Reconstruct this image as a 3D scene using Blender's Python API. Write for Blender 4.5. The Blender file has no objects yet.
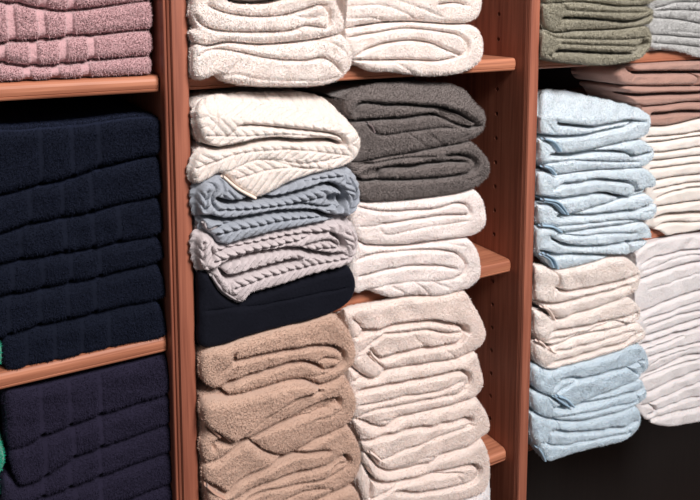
import bpy, bmesh, math, random
import numpy as np
from mathutils import Vector, Matrix
from mathutils.geometry import delaunay_2d_cdt

random.seed(4)
RNG = np.random.default_rng(11)
scene = bpy.context.scene
COL = scene.collection

# ------------------------------------------------------------------ camera
F_PX, CY_PX = 729.2, 79.64
YAW, PITCH = 0.50351, 0.10833
CAM = np.array([-0.2552, -0.9467, 0.1230])
fw = np.array([math.sin(YAW) * math.cos(PITCH), math.cos(YAW) * math.cos(PITCH), -math.sin(PITCH)])
rt = np.array([math.cos(YAW), -math.sin(YAW), 0.0])
up = np.cross(rt, fw)

cam_data = bpy.data.cameras.new('camera')
cam = bpy.data.objects.new('camera', cam_data)
COL.objects.link(cam)
cam.matrix_world = Matrix(((rt[0], up[0], -fw[0], CAM[0]), (rt[1], up[1], -fw[1], CAM[1]),
                           (rt[2], up[2], -fw[2], CAM[2]), (0, 0, 0, 1)))
cam_data.sensor_fit = 'HORIZONTAL'
cam_data.sensor_width = 36.0
cam_data.lens = F_PX / 700.0 * 36.0
cam_data.shift_y = -(250.0 - CY_PX) / 700.0
cam_data.clip_start = 0.02
scene.camera = cam


def on_plane(px, yf):
    """measured image positions -> X, Z on the vertical plane Y = yf"""
    a = np.asarray(px, float).reshape(-1, 2)
    d = fw[None] + rt[None] * ((a[:, :1] - 350.0) / F_PX) - up[None] * ((a[:, 1:] - CY_PX) / F_PX)
    t = (yf - CAM[1]) / d[:, 1]
    return np.stack([CAM[0] + t * d[:, 0], CAM[2] + t * d[:, 2]], 1)


# ------------------------------------------------------------------ materials
def srgb(*c):
    return tuple(((v / 255.0) / 12.92 if v <= 10 else ((v / 255.0 + 0.055) / 1.055) ** 2.4) for v in c) + (1.0,)


def new_mat(name):
    m = bpy.data.materials.new(name)
    m.use_nodes = True
    nt = m.node_tree
    return m, nt, nt.nodes['Principled BSDF']


def cloth(name, color, color2=None, scale=800.0, bump=0.6, dist=0.0012, sheen=0.25, tint=None, sss=0.0, vary=0.3):
    m, nt, b = new_mat(name)
    N, L = nt.nodes, nt.links
    tc = N.new('ShaderNodeTexCoord')
    n1 = N.new('ShaderNodeTexNoise')
    n1.inputs['Scale'].default_value = scale
    n1.inputs['Detail'].default_value = 2.0
    n1.inputs['Roughness'].default_value = 0.6
    L.new(tc.outputs['Object'], n1.inputs['Vector'])
    n2 = N.new('ShaderNodeTexNoise')
    n2.inputs['Scale'].default_value = 28.0
    n2.inputs['Detail'].default_value = 3.0
    L.new(tc.outputs['Object'], n2.inputs['Vector'])
    mix = N.new('ShaderNodeMix')
    mix.data_type = 'RGBA'
    mix.inputs[6].default_value = color
    mix.inputs[7].default_value = color2 or tuple(c * 0.86 for c in color[:3]) + (1,)
    mr = N.new('ShaderNodeMapRange')
    mr.inputs[1].default_value = 0.35
    mr.inputs[2].default_value = 0.7
    mr.inputs[4].default_value = vary
    L.new(n2.outputs['Fac'], mr.inputs[0])
    L.new(mr.outputs[0], mix.inputs[0])
    L.new(mix.outputs[2], b.inputs['Base Color'])
    b.inputs['Roughness'].default_value = 0.95
    b.inputs['Specular IOR Level'].default_value = 0.15
    b.inputs['Sheen Weight'].default_value = sheen
    b.inputs['Sheen Roughness'].default_value = 0.5
    if tint:
        b.inputs['Sheen Tint'].default_value = tint
    if sss:
        b.inputs['Subsurface Weight'].default_value = sss
        b.inputs['Subsurface Radius'].default_value = (1.0, 0.6, 0.45)
        b.inputs['Subsurface Scale'].default_value = 0.004
    bp = N.new('ShaderNodeBump')
    bp.inputs['Strength'].default_value = bump
    bp.inputs['Distance'].default_value = dist
    L.new(n1.outputs['Fac'], bp.inputs['Height'])
    L.new(bp.outputs['Normal'], b.inputs['Normal'])
    return m


def wood(name, axis, light, dark, rough=0.5):
    m, nt, b = new_mat(name)
    N, L = nt.nodes, nt.links
    tc = N.new('ShaderNodeTexCoord')
    mp = N.new('ShaderNodeMapping')
    sc = [60.0, 60.0, 60.0]
    sc[axis] = 2.2
    mp.inputs['Scale'].default_value = sc
    L.new(tc.outputs['Object'], mp.inputs['Vector'])
    n1 = N.new('ShaderNodeTexNoise')
    n1.inputs['Scale'].default_value = 1.6
    n1.inputs['Detail'].default_value = 5.0
    n1.inputs['Distortion'].default_value = 0.8
    L.new(mp.outputs['Vector'], n1.inputs['Vector'])
    mp2 = N.new('ShaderNodeMapping')
    sc2 = [420.0, 420.0, 420.0]
    sc2[axis] = 12.0
    mp2.inputs['Scale'].default_value = sc2
    L.new(tc.outputs['Object'], mp2.inputs['Vector'])
    n2 = N.new('ShaderNodeTexNoise')
    n2.inputs['Scale'].default_value = 1.0
    n2.inputs['Detail'].default_value = 3.0
    L.new(mp2.outputs['Vector'], n2.inputs['Vector'])
    ad = N.new('ShaderNodeMath')
    ad.operation = 'MULTIPLY_ADD'
    ad.inputs[1].default_value = 0.35
    L.new(n2.outputs['Fac'], ad.inputs[0])
    L.new(n1.outputs['Fac'], ad.inputs[2])
    cr = N.new('ShaderNodeValToRGB')
    cr.color_ramp.elements[0].position = 0.48
    cr.color_ramp.elements[0].color = dark
    cr.color_ramp.elements[1].position = 0.82
    cr.color_ramp.elements[1].color = light
    L.new(ad.outputs[0], cr.inputs[0])
    L.new(cr.outputs[0], b.inputs['Base Color'])
    b.inputs['Roughness'].default_value = rough
    b.inputs['Specular IOR Level'].default_value = 0.35
    bp = N.new('ShaderNodeBump')
    bp.inputs['Strength'].default_value = 0.25
    bp.inputs['Distance'].default_value = 0.0006
    L.new(n2.outputs['Fac'], bp.inputs['Height'])
    L.new(bp.outputs['Normal'], b.inputs['Normal'])
    return m


def plain(name, color, rough=0.9):
    m, nt, b = new_mat(name)
    n = nt.nodes.new('ShaderNodeTexNoise')
    n.inputs['Scale'].default_value = 9.0
    cr = nt.nodes.new('ShaderNodeValToRGB')
    cr.color_ramp.elements[0].color = tuple(c * 0.85 for c in color[:3]) + (1,)
    cr.color_ramp.elements[1].color = color
    nt.links.new(n.outputs['Fac'], cr.inputs[0])
    nt.links.new(cr.outputs[0], b.inputs['Base Color'])
    b.inputs['Roughness'].default_value = rough
    return m


WHITE_HI = (1.0, 0.96, 0.94, 1)
M = {
    'white': cloth('white_terry', srgb(238, 226, 222), srgb(232, 214, 208), sss=0.2),
    'warm': cloth('warm_white_terry', srgb(240, 228, 222), srgb(236, 214, 204), sss=0.2),
    'braid_white': cloth('braided_white_terry', srgb(222, 210, 203), srgb(218, 200, 192), sss=0.25, bump=0.4),
    'braid_blue': cloth('braided_blue_terry', srgb(154, 158, 167), srgb(126, 132, 145), bump=0.5),
    'braid_grey': cloth('braided_grey_terry', srgb(192, 181, 182), srgb(170, 159, 161), bump=0.5),
    'black': cloth('near_black_velour', srgb(14, 15, 24), srgb(11, 12, 20), sheen=0.05, tint=(.25, .3, .6, 1), bump=0.3),
    'tan': cloth('tan_terry', srgb(198, 166, 148), srgb(180, 147, 130), bump=1.0),
    'beige': cloth('pale_beige_terry', srgb(233, 216, 208), srgb(226, 203, 193), sss=0.2),
    'char': cloth('charcoal_terry', srgb(120, 110, 107), srgb(98, 89, 87), bump=1.0),
    'pink': cloth('dusty_pink_terry', srgb(196, 156, 159), srgb(180, 140, 144), bump=1.0, sheen=0.35),
    'navy': cloth('navy_terry', srgb(15, 19, 32), srgb(12, 15, 26), sheen=0.08, tint=(.3, .4, .9, 1), bump=0.8),
    'purple': cloth('dark_purple_terry', srgb(35, 31, 48), srgb(28, 25, 40), sheen=0.10, tint=(.5, .45, .9, 1), bump=1.0),
    'teal': cloth('teal_terry', srgb(20, 150, 120), srgb(16, 130, 104)),
    'green': cloth('sage_green_terry', srgb(162, 156, 139), srgb(142, 136, 118), bump=1.0),
    'grey': cloth('light_grey_terry', srgb(196, 195, 194), srgb(180, 179, 180), bump=0.8),
    'brown': cloth('rose_brown_cotton', srgb(170, 133, 121), srgb(156, 120, 109), bump=0.5),
    'ivory': cloth('ivory_cotton', srgb(228, 218, 211), srgb(222, 208, 200), bump=0.4, sss=0.2),
    'cool': cloth('cool_white_terry', srgb(222, 215, 215), srgb(212, 203, 203), bump=0.6, sss=0.2),
    'blue': cloth('pale_blue_terry', srgb(218, 226, 232), srgb(206, 216, 225), bump=0.8, sss=0.2),
    'blue2': cloth('powder_blue_terry', srgb(204, 216, 225), srgb(190, 205, 217), bump=0.8, sss=0.2),
    'cream': cloth('cream_terry', srgb(240, 228, 222), srgb(235, 219, 211), bump=0.8, sss=0.2),
}
HEM = {
    'blue': cloth('pale_blue_hem', srgb(150, 176, 196), scale=1500, bump=0.3),
    'white': cloth('cream_hem', srgb(240, 220, 205), scale=1500, bump=0.3),
    'tan': cloth('tan_hem', srgb(190, 150, 132), scale=1500, bump=0.3),
    'grey': cloth('grey_hem', srgb(176, 166, 168), scale=1500, bump=0.3),
    'beige': cloth('beige_hem', srgb(232, 210, 200), scale=1500, bump=0.3),
    'char': cloth('charcoal_hem', srgb(110, 96, 96), scale=1500, bump=0.3),
    'purple': cloth('purple_hem', srgb(60, 50, 92), scale=1500, bump=0.3),
}
W_UP = wood('upright_wood', 2, srgb(157, 95, 74), srgb(122, 68, 52))
W_SH = wood('shelf_wood', 0, srgb(183, 119, 91), srgb(142, 85, 63))
W_BK = wood('back_wood_shade', 2, srgb(20, 17, 17), srgb(15, 13, 13), 0.7)  # near-black: the dark shade inside the bays is put into this colour

# ------------------------------------------------------------------ helpers
def link_mesh(name, verts, faces, mat, parent=None, smooth=True):
    me = bpy.data.meshes.new(name)
    V = np.asarray(verts, dtype=np.float32).reshape(-1, 3)
    tot = np.fromiter((len(f) for f in faces), dtype=np.int32, count=len(faces))
    idx = np.fromiter((i for f in faces for i in f), dtype=np.int32, count=int(tot.sum()))
    me.vertices.add(len(V))
    me.vertices.foreach_set('co', V.ravel())
    me.loops.add(len(idx))
    me.loops.foreach_set('vertex_index', idx)
    me.polygons.add(len(tot))
    me.polygons.foreach_set('loop_start', np.concatenate([[0], np.cumsum(tot)[:-1]]).astype(np.int32))
    me.update(calc_edges=True)
    me.validate()
    me.polygons.foreach_set('use_smooth', [bool(smooth)] * len(me.polygons))
    me.materials.append(mat)
    o = bpy.data.objects.new(name, me)
    COL.objects.link(o)
    if parent:
        o.parent = parent
    return o


def spline(pts, closed, step):
    """Catmull-Rom through the points, resampled evenly"""
    p = np.asarray(pts, float)
    n = len(p)
    out = []
    segs = n if closed else n - 1
    for i in range(segs):
        if closed:
            a, b, c, d = p[(i - 1) % n], p[i], p[(i + 1) % n], p[(i + 2) % n]
        else:
            a, b, c, d = p[max(i - 1, 0)], p[i], p[i + 1], p[min(i + 2, n - 1)]
        # centripetal-ish: damp the tangents by the local segment length
        L1 = np.linalg.norm(c - b) + 1e-9
        ta, tb = (c - a), (d - b)
        ta = ta / (np.linalg.norm(ta) + 1e-9) * L1
        tb = tb / (np.linalg.norm(tb) + 1e-9) * L1
        t = np.linspace(0, 1, 9)[:-1][:, None]
        h1 = 2 * t**3 - 3 * t**2 + 1
        h2 = -2 * t**3 + 3 * t**2
        h3 = t**3 - 2 * t**2 + t
        h4 = t**3 - t**2
        out.append(h1 * b + h2 * c + h3 * ta * 0.85 + h4 * tb * 0.85)
    q = np.concatenate(out + ([] if closed else [p[-1:]]))
    if closed:
        q = np.concatenate([q, q[:1]])
    seg = np.linalg.norm(np.diff(q, axis=0), axis=1)
    s = np.concatenate([[0], np.cumsum(seg)])
    k = max(int(round(s[-1] / step)), 4)
    si = np.linspace(0, s[-1], k + 1)
    r = np.stack([np.interp(si, s, q[:, j]) for j in (0, 1)], 1)
    return r[:-1] if closed else r


def poly_dist(P, poly, closed=False, reach=0.0):
    """distance, arc length and side of each point to a polyline"""
    A = poly
    Bp = np.roll(poly, -1, axis=0) if closed else poly[1:]
    if not closed:
        A = poly[:-1]
    seg = Bp - A
    ln = np.linalg.norm(seg, axis=1) + 1e-12
    cum = np.concatenate([[0], np.cumsum(ln)])
    best = np.full(len(P), 9.0)
    arc = np.zeros(len(P))
    sel = np.arange(len(P))
    if reach:
        lo, hi = poly.min(0) - reach, poly.max(0) + reach
        sel = np.nonzero(((P > lo) & (P < hi)).all(1))[0]
    ax, az = A[:, 0].astype(np.float32), A[:, 1].astype(np.float32)
    sx, sz = seg[:, 0].astype(np.float32), seg[:, 1].astype(np.float32)
    l2 = (sx * sx + sz * sz) + np.float32(1e-14)
    CH = 2000
    for c0 in range(0, len(sel), CH):
        ii = sel[c0:c0 + CH]
        vx = P[ii, 0].astype(np.float32)[:, None] - ax
        vz = P[ii, 1].astype(np.float32)[:, None] - az
        t = np.clip((vx * sx + vz * sz) / l2, 0, 1)
        vx -= t * sx
        vz -= t * sz
        d2 = vx * vx + vz * vz
        k = d2.argmin(1)
        jj = np.arange(len(ii))
        best[ii] = np.sqrt(d2[jj, k])
        arc[ii] = cum[k] + t[jj, k] * ln[k]
    return best, arc, cum[-1]


def inside(P, poly):
    x, y = P[:, 0], P[:, 1]
    res = np.zeros(len(P), bool)
    n = len(poly)
    j = n - 1
    for i in range(n):
        xi, yi = poly[i]
        xj, yj = poly[j]
        c = ((yi > y) != (yj > y)) & (x < (xj - xi) * (y - yi) / (yj - yi + 1e-15) + xi)
        res ^= c
        j = i
    return res


def waves(P, amp, lam, seed):
    r = np.random.default_rng(seed)
    h = np.zeros(len(P))
    for k in range(5):
        a = r.uniform(0, 2 * math.pi)
        l = lam * r.uniform(0.6, 1.7)
        h += np.sin((P[:, 0] * math.cos(a) + P[:, 1] * math.sin(a)) * 2 * math.pi / l + r.uniform(0, 6.28))
    return h * amp / 2.5


def chevron(d, s, per, lean=1.1):
    h = np.abs(np.sin(math.pi * (s + lean * d) / per)) ** 0.5
    return h - 0.9 * np.exp(-(d / 0.0016) ** 2)


LEVEL = {'s': (0.027, 0.0066), 'm': (0.0130, 0.0056), 'w': (0.0045, 0.0060)}
BAYS = {'L': (-9.0, -0.0095), 'A': (0.0262, 0.2625), 'B': (0.263, 0.6170), 'C': (0.6445, 0.9300), 'D': (0.925, 1.258), 'E': (0.80, 1.258)}
SHELF_T = 0.0223
SHELF_Z = [0.3672, 0.0, -0.3672, -0.7331]


def add_pile(verts, normals, faces, idx, length, width):
    """short loops of pile standing on the given vertices"""
    n = len(idx)
    nv = len(verts)
    base = verts[idx] + RNG.normal(0, 0.0004, (n, 3))
    N = normals[idx]
    t = RNG.normal(0, 1, (n, 3))
    t -= (t * N).sum(1)[:, None] * N
    t /= np.linalg.norm(t, axis=1)[:, None] + 1e-9
    tip = base + N * length * RNG.uniform(0.5, 1.2, (n, 1)) + RNG.normal(0, 0.5, (n, 3)) * length
    a = base + t * width - N * 0.0004
    b = base - t * width - N * 0.0004
    nvv = np.concatenate([verts, a, b, tip])
    k = np.arange(n)
    fa = np.stack([nv + k, nv + n + k, nv + 2 * n + k], 1)
    return nvv, faces + fa.tolist()


def towel(kind, label, group, mat, org, yf, sil, creases=(), col='A', zone=1, scale=4.0, lip=None, lipk=1.5,
          pits=(), bands=(), spines=(), braid=(0.0, 0.010), hems=(), depth=0.30, speck=0.0003, edge=(0.014, 0.011),
          lifts=(), pile=0.0016, step=0.00135, soft=1.0, bandk=1.0):
    ox, oy = org
    ym = yf + 0.007
    tp = lambda pts: on_plane([(ox + x / scale, oy + y / scale) for x, y in pts], ym)
    seed = int(RNG.integers(1 << 30))
    B = spline(tp(sil), True, 0.0014)
    area = 0.5 * np.sum(B[:, 0] * np.roll(B[:, 1], -1) - np.roll(B[:, 0], -1) * B[:, 1])
    if area < 0:
        B = B[::-1].copy()
    tg = np.roll(B, -1, axis=0) - np.roll(B, 1, axis=0)
    tg /= np.linalg.norm(tg, axis=1)[:, None] + 1e-9
    B = B - np.stack([tg[:, 1], -tg[:, 0]], 1) * (0.3 * pile + 0.0004)
    mn, mx = B.min(0), B.max(0)
    gx = np.arange(mn[0], mx[0], step)
    gz = np.arange(mn[1], mx[1], step * 0.88)
    G = np.stack(np.meshgrid(gx, gz), -1)
    G[1::2, :, 0] += step * 0.5
    G = G.reshape(-1, 2) + RNG.uniform(-0.25, 0.25, (G.size // 2, 2)) * step
    G = G[inside(G, B)]
    d, _, _ = poly_dist(G, B, True)
    G = G[d > step * 0.6]
    nb = len(B)
    allp = [Vector(v) for v in np.concatenate([B, G])]
    vs, es, fs, ov, _, _ = delaunay_2d_cdt(allp, [(i, (i + 1) % nb) for i in range(nb)], [], 1, 1e-7)
    P = np.array([(v.x, v.y) for v in vs])
    ring = [-1] * nb
    for i, o in enumerate(ov):
        for q in o:
            if q < nb:
                ring[q] = i
    ring = [r for i, r in enumerate(ring) if r >= 0 and r != ring[i - 1]]
    # relief of the front
    db, arcb, _ = poly_dist(P, B, True)
    ed, er = edge
    e = np.clip(1 - db / er, 0, 1)
    keep = 1 - (1 - np.sqrt(np.clip(1 - e * e, 0, 1))) * 0.999
    rec = ed * (1 - keep)
    cum = np.ones(len(P))
    gap = np.zeros(len(P))
    for lv, pts in creases:
        a, r = LEVEL[lv]
        c = spline(tp(pts), False, 0.002)
        dd, arc, tot = poly_dist(P, c, reach=0.014)
        taper = np.clip(np.minimum(arc, tot - arc) / 0.012 + 0.25, 0, 1)
        core = {'s': 0.0014, 'm': 0.0008, 'w': 0.0}[lv]
        q = np.clip(1 - (dd - core) / (r * soft), 0, 1)
        if lv == 's':
            gap = np.maximum(gap, 0.022 * taper * np.clip(1.6 - dd / 0.0020, 0, 1))
        cum *= 1 - min(a / 0.028, 0.96) * taper * (1 - np.sqrt(np.clip(1 - q * q, 0, 1)))
    rec = rec + 0.030 * (1 - cum) + gap
    for dep, pts in pits:
        pg = spline(tp(pts), True, 0.002)
        dd, _, _ = poly_dist(P, pg, True)
        rec += np.where(inside(P, pg), dep * np.clip(dd / 0.004, 0, 1), 0)
    for hgt, pts in lifts:
        pg = spline(tp(pts), True, 0.002)
        dd, _, _ = poly_dist(P, pg, True)
        rec -= np.where(inside(P, pg), hgt * np.sqrt(np.clip(dd / 0.004, 0, 1)), 0)
    bald = np.zeros(len(P), bool)
    for pts in bands:
        c = tp(pts)
        dd, _, _ = poly_dist(P, c, reach=0.014)
        ins = np.clip((0.0052 - dd) / 0.0010, 0, 1) * bandk
        q = np.clip(1 - (dd - 0.0044) / 0.005, 0, 1) * bandk
        rec += 0.0035 * (1 - np.sqrt(np.clip(1 - q * q, 0, 1))) + ins * (0.0030 + 0.0007 * np.sin(dd / 0.0008 * math.pi))
        bald |= dd < 0.0060 if bandk > 0.8 else dd < 0.003
    inner = np.clip(db / 0.006, 0, 1)
    rec += waves(P, 0.0016, 0.045, seed) * inner
    if spines:
        bd = np.full(len(P), 9.0)
        bs = np.zeros(len(P))
        for sp in spines:
            c = spline(tp(sp), False, 0.003)
            dd, arc, _ = poly_dist(P, c)
            w = dd < bd
            bd = np.where(w, dd, bd)
            bs = np.where(w, arc, bs)
        rec -= braid[0] * chevron(bd, bs, braid[1]) * np.clip(db / 0.004, 0.35, 1)
    back = np.zeros(len(P))
    slope = np.zeros(len(P))
    if lip is not None:
        lp = tp(lip)
        o = np.argsort(lp[:, 0])
        zl = np.interp(P[:, 0], lp[o, 0], lp[o, 1])
        h = np.maximum(P[:, 1] - zl, 0)
        back = lipk * h * h / (h + 0.008)
        slope = lipk * (h * h + 0.016 * h) / (h + 0.008) ** 2
    bald |= (cum < 0.75) | ((db < 0.0015) & (db > 0.0003))
    rough = RNG.normal(0, speck, len(P)) * np.where(bald, 0.3, 1)
    y = yf + back
    k = (y - CAM[1]) / (yf - CAM[1])
    X = CAM[0] + (P[:, 0] - CAM[0]) * k
    Z = CAM[2] + (P[:, 1] - CAM[2]) * k
    rr = rec + rough
    nl = np.sqrt(1 + slope * slope)
    V = np.stack([X, y + rr / nl, Z - rr * slope / nl], 1)
    faces = [tuple(f) for f in fs]
    nfront = len(V)
    # side walls back to the rear of the shelf
    rg = np.array(ring)
    RB = V[rg]
    tang = np.roll(RB[:, [0, 2]], -1, axis=0) - np.roll(RB[:, [0, 2]], 1, axis=0)
    nrm = np.stack([tang[:, 1], -tang[:, 0]], 1)
    nrm /= np.linalg.norm(nrm, axis=1)[:, None] + 1e-9
    arc = np.arange(len(rg)) * 0.0014
    yb = yf + depth
    prev = list(ring)
    offs = [0.0015, 0.0035, 0.006, 0.009, 0.013, 0.018, 0.024, 0.032, 0.045, 0.065, 0.09, 0.12, 0.16, 0.2, 0.25, 0.3]
    rings = [V]
    cnt = nfront
    lo, hi = BAYS[col]
    zt = SHELF_Z[zone - 1] - 0.001
    zb = SHELF_Z[zone] + SHELF_T + 0.001
    allring = [RB]
    for o_ in offs:
        yy = np.minimum(RB[:, 1] + o_, yb)
        grow = 0.0006 * math.sin(min(o_ / 0.02, 1) * math.pi / 2)
        g = np.full(len(rg), grow) + RNG.normal(0, speck * 0.6, len(rg))
        if spines and braid[0]:
            g += braid[0] * 0.8 * chevron(np.abs(((yy - yf) % 0.05) - 0.025), arc, braid[1])
        x = RB[:, 0] + nrm[:, 0] * g
        z = RB[:, 2] + nrm[:, 1] * g
        allring.append(np.stack([x, yy, z], 1))
    # keep inside the bay and between its shelves once behind their fronts
    def fit(A):
        b = np.clip((A[:, 1] + 0.004) / 0.006, 0, 1)
        A[:, 0] += b * (np.clip(A[:, 0], lo, hi) - A[:, 0])
        b = np.clip((A[:, 1] - 0.018) / 0.009, 0, 1)
        A[:, 2] += b * (np.clip(A[:, 2], zb, zt) - A[:, 2])
        return A
    V = fit(V)
    rings = [V]
    for A in allring[1:]:
        A = fit(A)
        cur = list(range(cnt, cnt + len(rg)))
        rings.append(A)
        cnt += len(rg)
        n = len(rg)
        for i in range(n):
            j = (i + 1) % n
            faces.append((prev[i], cur[i], cur[j], prev[j]))
        prev = cur
    faces.append(tuple(prev[::-1]))
    V = np.concatenate(rings)
    if pile:
        # vertex normals of the dense front and of the first rings
        tri = np.array([f for f in faces if len(f) == 3])
        nn = np.zeros_like(V)
        fn = np.cross(V[tri[:, 1]] - V[tri[:, 0]], V[tri[:, 2]] - V[tri[:, 0]])
        for c in range(3):
            np.add.at(nn, tri[:, c], fn)
        ln = np.linalg.norm(nn, axis=1)
        n = len(rg)
        for r_ in range(12):
            s0 = nfront + r_ * n
            nn[s0:s0 + n, 0] = nrm[:, 0]
            nn[s0:s0 + n, 2] = nrm[:, 1]
        nn /= np.linalg.norm(nn, axis=1)[:, None] + 1e-9
        idx = np.concatenate([np.nonzero(~bald)[0], np.arange(nfront, nfront + 8 * n)])
        if pile > 0.0011:
            idx = np.concatenate([idx, idx])
        V, faces = add_pile(V, nn, faces, idx, pile, 0.0004 if pile < 0.0011 else 0.0006)
    o = link_mesh(kind, V, faces, M[mat])
    o['label'] = label
    o['category'] = 'towel'
    o['group'] = group
    # stitched hems that show as smooth folded edges
    for hk, pts, out in hems:
        q = tp(pts)
        w = 0.0022
        c = spline(q, False, 0.003)
        t = np.gradient(c, axis=0)
        t /= np.linalg.norm(t, axis=1)[:, None] + 1e-9
        m = np.stack([-t[:, 1], t[:, 0]], 1)
        vv, ff = [], []
        K = 10
        for i in range(len(c)):
            for a in range(K):
                th = 2 * math.pi * a / K
                vv.append((c[i, 0] + m[i, 0] * w * math.cos(th), yf - out + 0.006 * math.sin(th) + 0.006,
                           c[i, 1] + m[i, 1] * w * math.cos(th)))
        for i in range(len(c) - 1):
            for a in range(K):
                b_ = (a + 1) % K
                ff.append((i * K + a, i * K + b_, (i + 1) * K + b_, (i + 1) * K + a))
        ff.append(tuple(range(K)))
        ff.append(tuple((len(c) - 1) * K + a for a in reversed(range(K))))
        link_mesh('hem', vv, ff, HEM[hk], o)
    return o


# ------------------------------------------------------------------ towels
# middle bay, left column
GA = 'folded towels in the left column of the middle bay'
YA = -0.022
towel('folded_towel', 'upper white terry towel, left column of middle bay, cut by picture\'s top', GA, 'warm', (188, 0), YA,
      [(12, -90), (300, -110), (560, -80), (600, 20), (626, 80), (614, 132), (500, 158), (400, 170), (290, 177), (220, 172), (160, 167), (80, 182), (28, 172), (8, 130), (28, 108), (6, 60), (12, 0)],
      [('m', [(75, 20), (150, 50), (260, 65), (380, 60), (460, 38), (520, 18), (560, 20)]), ('m', [(25, 60), (60, 100), (120, 122), (260, 128), (400, 122), (470, 102), (545, 112)]),
       ('m', [(530, 15), (562, 50), (562, 95), (548, 112)]), ('w', [(400, 60), (470, 70), (540, 62)]), ('s', [(150, -5), (220, 8), (330, 5), (420, -20)])], col='A', zone=1)
towel('folded_towel', 'thick white terry towel resting on the top shelf, above the braided white towel', GA, 'warm', (188, 0), YA,
      [(28, 176), (80, 184), (160, 169), (220, 174), (290, 179), (400, 172), (500, 160), (612, 136), (642, 165), (659, 215), (652, 270), (612, 318), (540, 343), (400, 349), (230, 344), (150, 325), (115, 300), (60, 322), (22, 308), (14, 240)],
      [('m', [(40, 225), (80, 203), (130, 196), (200, 206), (290, 226), (380, 239), (470, 240), (540, 230), (590, 258), (610, 290)]), ('w', [(500, 235), (560, 252), (602, 285)]),
       ('w', [(120, 300), (200, 296), (280, 315), (400, 320), (520, 320), (612, 304)]), ('w', [(200, 206), (190, 250), (150, 295)]), ('w', [(480, 155), (570, 170), (620, 205), (632, 260), (600, 305)])], col='A', zone=1)
towel('braided_towel', 'cream white braided-texture towel lying on the slate blue braided towel', GA, 'braid_white', (188, 80), YA,
      [(45, 58), (120, 38), (300, 32), (440, 34), (510, 42), (570, 82), (620, 130), (670, 188), (692, 240), (682, 292), (642, 336), (590, 357), (500, 378), (400, 412), (330, 450), (266, 472), (190, 432), (128, 376), (80, 400), (40, 418), (14, 402), (8, 360), (30, 300), (62, 264), (42, 225), (26, 170), (24, 100)],
      [('s', [(58, 262), (120, 274), (200, 260), (280, 242), (350, 237), (450, 242), (560, 240), (615, 255)]), ('m', [(195, 182), (260, 180), (350, 187), (450, 198), (550, 208), (604, 225), (625, 255)]),
       ('w', [(128, 374), (200, 340), (260, 318), (330, 318), (400, 338), (500, 358)]), ('w', [(330, 312), (450, 330), (620, 305)]), ('w', [(105, 110), (112, 170), (85, 205)]), ('w', [(200, 182), (150, 230), (130, 262)])],
      lip=[(10, 120), (200, 168), (450, 182), (600, 200), (700, 235)], lipk=1.1, spines=[[(130, 75), (300, 95), (460, 125), (640, 200)], [(70, 220), (200, 222), (400, 216), (600, 232)], [(30, 350), (200, 292), (400, 275), (640, 300)], [(190, 390), (350, 350), (520, 350)]],
      braid=(0.0030, 0.0140), step=.0011, hems=[('white', [(132, 380), (192, 430), (262, 468)], 0.004)], col='A', zone=2, pile=0.0009)
towel('braided_towel', 'slate blue braided towel between the cream and the pale grey braided ones', GA, 'braid_blue', (188, 150), YA,
      [(34, 150), (66, 115), (128, 97), (190, 152), (266, 193), (332, 168), (420, 132), (520, 92), (596, 72), (650, 95), (680, 145), (683, 202), (656, 246), (610, 274), (540, 285), (480, 297), (400, 312), (300, 335), (200, 362), (150, 376), (116, 370), (98, 345), (60, 316), (52, 278), (35, 245), (28, 200)],
      [('s', [(108, 188), (150, 205), (230, 200), (330, 190), (400, 175), (480, 150), (550, 132), (602, 152), (616, 198), (592, 235)]), ('s', [(58, 262), (110, 272), (160, 275), (250, 262), (340, 245), (420, 240), (500, 242), (562, 262), (620, 262)]),
       ('m', [(400, 215), (450, 210), (520, 220), (580, 215)]), ('m', [(95, 160), (88, 200), (112, 240)]), ('m', [(66, 318), (110, 300), (180, 285)])],
      pits=[(0.02, [(555, 165), (605, 172), (612, 208), (570, 212), (540, 190)])],
      spines=[[(120, 235), (250, 230), (400, 212), (520, 185)], [(340, 160), (480, 120), (600, 100)], [(110, 330), (250, 300), (400, 272), (540, 262)], [(70, 160), (60, 230)], [(640, 110), (660, 170), (630, 240)]],
      braid=(0.0075, 0.0125), step=.0011, hems=[('grey', [(58, 285), (75, 312), (110, 300)], 0.002)], col='A', zone=2, pile=0.0006, speck=.0003)
towel('braided_towel', 'pale grey braided towel with a drooping hem corner, on the near-black towel', GA, 'braid_grey', (188, 200), YA,
      [(34, 146), (60, 126), (98, 146), (115, 172), (150, 177), (200, 164), (300, 137), (400, 114), (480, 99), (540, 87), (608, 78), (650, 102), (676, 150), (668, 210), (642, 246), (618, 263), (500, 293), (400, 326), (300, 356), (246, 372), (214, 404), (180, 396), (130, 361), (85, 291), (50, 276), (32, 230), (28, 180)],
      [('s', [(80, 286), (110, 270), (150, 245), (230, 220), (320, 200), (420, 190), (500, 207), (560, 214), (606, 208)]), ('m', [(100, 205), (160, 190), (240, 172), (330, 152), (430, 132), (520, 125), (572, 122)]),
       ('m', [(430, 190), (480, 168), (550, 155), (590, 172)]), ('s', [(125, 275), (155, 305), (200, 292), (300, 265), (400, 240), (440, 235)]), ('m', [(85, 180), (95, 215), (75, 245)]), ('w', [(160, 305), (165, 360), (185, 375)])],
      pits=[(0.035, [(556, 128), (595, 130), (624, 165), (612, 194), (597, 178), (585, 152)])],
      spines=[[(100, 240), (250, 197), (400, 162), (560, 112)], [(180, 345), (300, 302), (450, 262), (620, 228)], [(55, 165), (52, 235)], [(450, 196), (590, 182)], [(640, 110), (655, 170), (630, 230)]],
      braid=(0.0072, 0.0120), step=.0011, hems=[('grey', [(90, 296), (130, 352), (180, 388), (212, 398)], 0.001)], col='A', zone=2, pile=0.0006, speck=.0003)
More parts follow.
